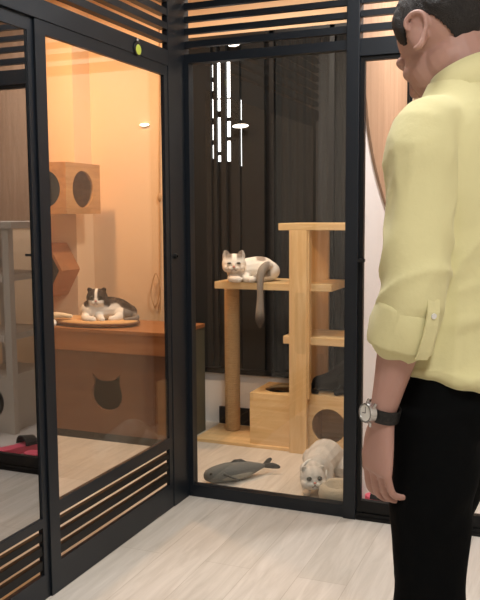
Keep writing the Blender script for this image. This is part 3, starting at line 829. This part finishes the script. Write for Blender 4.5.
def ridge(x, y, z):
    return max(0, 1-3.2*abs(noise.noise(V((x, y, z)))))**2
def fold(p, n):
    d = .004*noise.noise(p*9)
    m = sstep(.14, .17, abs(p.x))*sstep(1.44, 1.34, p.z)
    # sleeve: slanting folds gathering at the elbow and above the cuff
    w = (.35+.65*sstep(1.36, 1.16, p.z))*(1-.8*sstep(1.13, 1.08, p.z))
    q = p.z+.7*p.y+.3*p.x
    a = w*.009*ridge(q*9, p.y*3+p.x*5, 3.1)+.006*ridge(p.x*14, p.y*14, p.z*2.2)
    # body: drag lines from the armpit and gathers over the hem
    w = sstep(1.22, 1.0, p.z)
    q = p.z-.35*p.x*(1 if p.y < 0 else -1)
    b = w*.013*ridge(q*16, p.x*3, p.y*3+8)
    q = p.z+1.1*abs(p.x)
    b += .011*ridge(q*7, p.x*3, 5.5+p.y*2)*sstep(1.46, 1.36, p.z)*sstep(.03, .12, abs(p.x))
    b += .005*ridge(p.x*9, p.y*9, p.z*2+4)*sstep(1.44, 1.34, p.z)
    d += a*m+b*(1-m)
    return d
bm.normal_update()
mv = [(v, v.normal*fold(v.co, v.normal)) for v in bm.verts]
for v, dd in mv: v.co += dd
# wavy hem, higher at the side and dropping to the back
for v in bm.verts:
    if v.co.z < .98 and abs(v.co.x) < .178 and (v.co.xy.length < .2):
        th = math.atan2(v.co.x, -v.co.y)
        f = sstep(.98, .93, v.co.z); v.co.z += f*(-.012*math.cos(th)+.03*abs(math.sin(th)))
shirt = obj('shirt', bm, 'shirt', P0, local=True, smooth=True)
# cuff of the rolled sleeve, tab and button
def cuff(s):
    A, B = (EL, WR) if s < 0 else (ELR, WRR)
    d = (B-A).normalized(); c0 = A.lerp(B, .08); c1 = A.lerp(B, .41)
    u = V((0, 1, 0)); u = (u-d*u.dot(d)).normalized(); w = d.cross(u)
    rings = []
    for q, r in ((0, .060), (.04, .064), (.10, .0658), (.5, .067), (.9, .067), (.98, .065), (1.0, .060), (.9, .055)):
        c = c0.lerp(c1, q)
        rings.append([c+(u*math.cos(2*PI*k/48)+w*math.sin(2*PI*k/48))*(r+.0022*math.sin(3*2*PI*k/48+5*q)+.0025*noise.noise(V((k*.35, q*4, s)))) for k in range(48)])
    bm = ring_loft(new(), rings, caps=False)
    o = obj('cuff', bm, 'shirt', P0, local=True, smooth=True)
    return c0, c1, d, u, w
c0, c1, d, u, w = cuff(-1); cuff(1)
# tab sits on the rear side of the cuff
dirv = (-u*.80+w*.0+V((-.35, 0, 0))).normalized(); dirv = (dirv-d*dirv.dot(d)).normalized()
sd = d.cross(dirv)
cc = c0.lerp(c1, .15)
bm = new()
rings = []
for q, r in ((-.35, .060), (-.1, .069), (.2, .0725), (.5, .073), (.8, .072), (1.0, .069)):
    c = c0.lerp(c1, q)+dirv*r
    rings.append([c-sd*.014, c+sd*.014, c+sd*.014+dirv*.004, c-sd*.014+dirv*.004])
ring_loft(bm, rings); tb = obj('sleeve_tab', bm, 'shirt', P0, local=True)
cb = c0.lerp(c1, -.02)+dirv*.074
bm = cyl(new(), cb, cb+dirv*.003, .0055, seg=16); obj('button', bm, 'whiteplastic', tb, local=True)
# collar: folded band
rings = []
for q, (z, a, b, dy) in enumerate(((1.505, .094, .082, -.004), (1.535, .082, .074, -.004), (1.575, .073, .068, -.002), (1.592, .071, .066, .0), (1.59, .077, .072, .0), (1.56, .088, .083, -.004), (1.53, .098, .092, -.006), (1.52, .094, .088, -.006))):
    rings.append([(x, y-.016+.10*(zz-1.5), zz-.012-.42*y) for x, y, zz in ering((0, dy, z), a, b, 44, 2.1)])
bm = ring_loft(new(), rings, caps=False); obj('collar', bm, 'shirt', P0, local=True, smooth=True)
# trousers
bm = new()
ring_loft(bm, [ering((0, y, z), a, b, 36) for z, a, b, y in ((.82, .155, .115, 0), (.88, .168, .126, -.004), (.95, .162, .124, -.002), (1.03, .152, .112, 0))])
for L3 in LEGS:
    hx, kx, ax = V(L3[0]), V(L3[1]), V(L3[2])
    chain(bm, [tuple(hx), tuple(hx.lerp(kx, .5)), tuple(kx), tuple(kx.lerp(ax, .5)), tuple(ax+V((0, 0, -.01)))], [.096, .09, .078, .072, .066], seg=22, sub=5, ends=False)
bm = remesh(bm, .007, 5); bm.normal_update()
for v in bm.verts: v.co += v.normal*.004*math.sin(30*(v.co.z+.6*v.co.y)+5*noise.noise(v.co*5))*sstep(.95, .85, v.co.z)
obj('trousers', bm, 'trouser', P0, local=True, smooth=True)
for L3 in LEGS:
    f = V(L3[2]); bm = new()
    chain(bm, [(f.x, f.y-.05, .048), (f.x-.004, f.y+.06, .05), (f.x-.01, f.y+.15, .036), (f.x-.012, f.y+.20, .03)], [.046, .05, .042, .028], sub=4)
    bm = remesh(bm, .005, 3)
    for v in bm.verts: v.co.z = max(v.co.z, .002)
    obj('shoe', bm, 'shoe', P0, local=True, smooth=True)

# wristwatch
MP = root_matrix(P0)
wc = MP @ (EL.lerp(WR, .95))
W0 = thing('wristwatch', 'steel wristwatch with a black strap on the wrist of the man', 'watch', wc, HEAD)
dn = (WR-EL).normalized(); u = V((0, 1, 0)); u = (u-dn*u.dot(dn)).normalized(); w = dn.cross(u)
# ring radii follow the wrist: wide along y
bm = new()
rr = []
for q, r in ((-.0135, .0), (-.0135, .003), (.0135, .003), (.0135, .0), (-.0135, .0)):
    rr.append([dn*q+u*(.0325+r)*math.cos(2*PI*k/40)+w*(.0325+r)*math.sin(2*PI*k/40) for k in range(40)])
ring_loft(bm, rr, caps=False); obj('strap', bm, 'strap', W0, local=True, smooth=False)
od = V((-.93, .36, 0)); od = (od-dn*od.dot(dn)).normalized()
sx = dn.cross(od)
cb = od*.033
bm = cyl(new(), cb, cb+od*.011, .0215, .0205, seg=40); cyl(bm, cb+od*.005+sx*.0, cb+od*.005+sx*.026, .003, seg=10)
for a in (-1, 1):
    for b in (-1, 1):
        cyl(bm, cb+od*.004+sx*.011*a+dn*.016*b, cb+od*.001+sx*.011*a+dn*.025*b, .0032, seg=8)
obj('case', bm, 'steel', W0, local=True)
bm = new()
rr = [[cb+od*(.011+hh)+(sx*math.cos(2*PI*k/40)+dn*math.sin(2*PI*k/40))*r for k in range(40)] for hh, r in ((0, .0205), (.003, .0195), (.003, .0165), (.0012, .016))]
ring_loft(bm, rr, caps=False); obj('bezel', bm, 'steel', W0, local=True)
dl = cyl(new(), cb+od*.0112, cb+od*.0122, .016, seg=32); obj('dial', dl, 'dial', W0, local=True)
bm = cyl(new(), cb+od*.0125, cb+od*.0125+sx*.009+dn*.003, .0007, seg=6); cyl(bm, cb+od*.0125, cb+od*.0125-dn*.012+sx*.004, .0006, seg=6); obj('watch_hands', bm, 'black', W0, local=True)

# ------------------------------------------------------------------ lamps of the rooms
def ceiling_lamp(x, y, r, power, col, dm, label, spread=PI):
    t = thing('ceiling_light', label, 'lamp', (x, y, H))
    obj('housing', lathe(new(), [(r*1.12, H-.03), (r*1.15, H-.002), (r*.8, H-.001)], (x, y, 0), 32), 'whiteplastic', t)
    obj('diffuser', lathe(new(), [(.001, H-.034), (r, H-.034), (r, H-.029), (.001, H-.029)], (x, y, 0), 32), dm, t)
    ld = bpy.data.lights.new('lamp', 'AREA'); ld.shape = 'DISK'; ld.size = 2*r; ld.energy = power; ld.color = col; ld.spread = spread
    lo = bpy.data.objects.new('lamp_light', ld); C.objects.link(lo); lo.location = (x, y, H-.04)
ceiling_lamp(-1.05, .36, .08, 25, (1, .56, .27), 'diff_warm', 'round warm ceiling lamp over the cabinet')
ceiling_lamp(.12, .42, .12, 23, (1, .89, .76), 'diff_cool', 'round ceiling lamp over the pine cat tree')
ceiling_lamp(1.35, .62, .16, 30, (1, .96, .94), 'diff_cool', 'round ceiling lamp of the entrance room behind the door')
ceiling_lamp(.92, -1.3, .2, 14, (.99, .98, .98), 'diff_cool', 'round ceiling lamp above the man')
ceiling_lamp(1.18, -.42, .09, 8, (.96, .98, 1), 'diff_cool', 'small added downlight brightening the upper frame of the glass door')  # unseen lamp added to brighten the upper door frame
ceiling_lamp(1.9, -2.9, .25, 25, (.99, .98, .97), 'diff_cool', 'round ceiling lamp at the front of the lobby')

wd = bpy.data.worlds.new('world'); S.world = wd; wd.use_nodes = True
wd.node_tree.nodes['Background'].inputs['Color'].default_value = (.02, .02, .022, 1)

# ------------------------------------------------------------------ camera
cd = bpy.data.cameras.new('camera'); cam = bpy.data.objects.new('camera', cd); C.objects.link(cam)
cd.sensor_fit = 'HORIZONTAL'; cd.sensor_width = 36; cd.lens = 802.07/480*36; cd.clip_start = .05
yaw, pitch, roll = .3897, .1057, -.006
f = V((-math.sin(yaw)*math.cos(pitch), math.cos(yaw)*math.cos(pitch), -math.sin(pitch))); r = V((math.cos(yaw), math.sin(yaw), 0)); up = r.cross(f)
r2 = r*math.cos(roll)+up*math.sin(roll); u2 = -r*math.sin(roll)+up*math.cos(roll)
cam.matrix_world = Matrix((r2, u2, -f)).transposed().to_4x4(); cam.location = (1.5743, -3.2098, 1.28)
S.camera = cam
S.view_settings.view_transform = 'Standard'; S.view_settings.look = 'None'; S.view_settings.exposure = 0; S.view_settings.gamma = 1; S.view_settings.use_curve_mapping = False
S.cycles.max_bounces = 8; S.cycles.transparent_max_bounces = 16; S.cycles.use_denoising = True
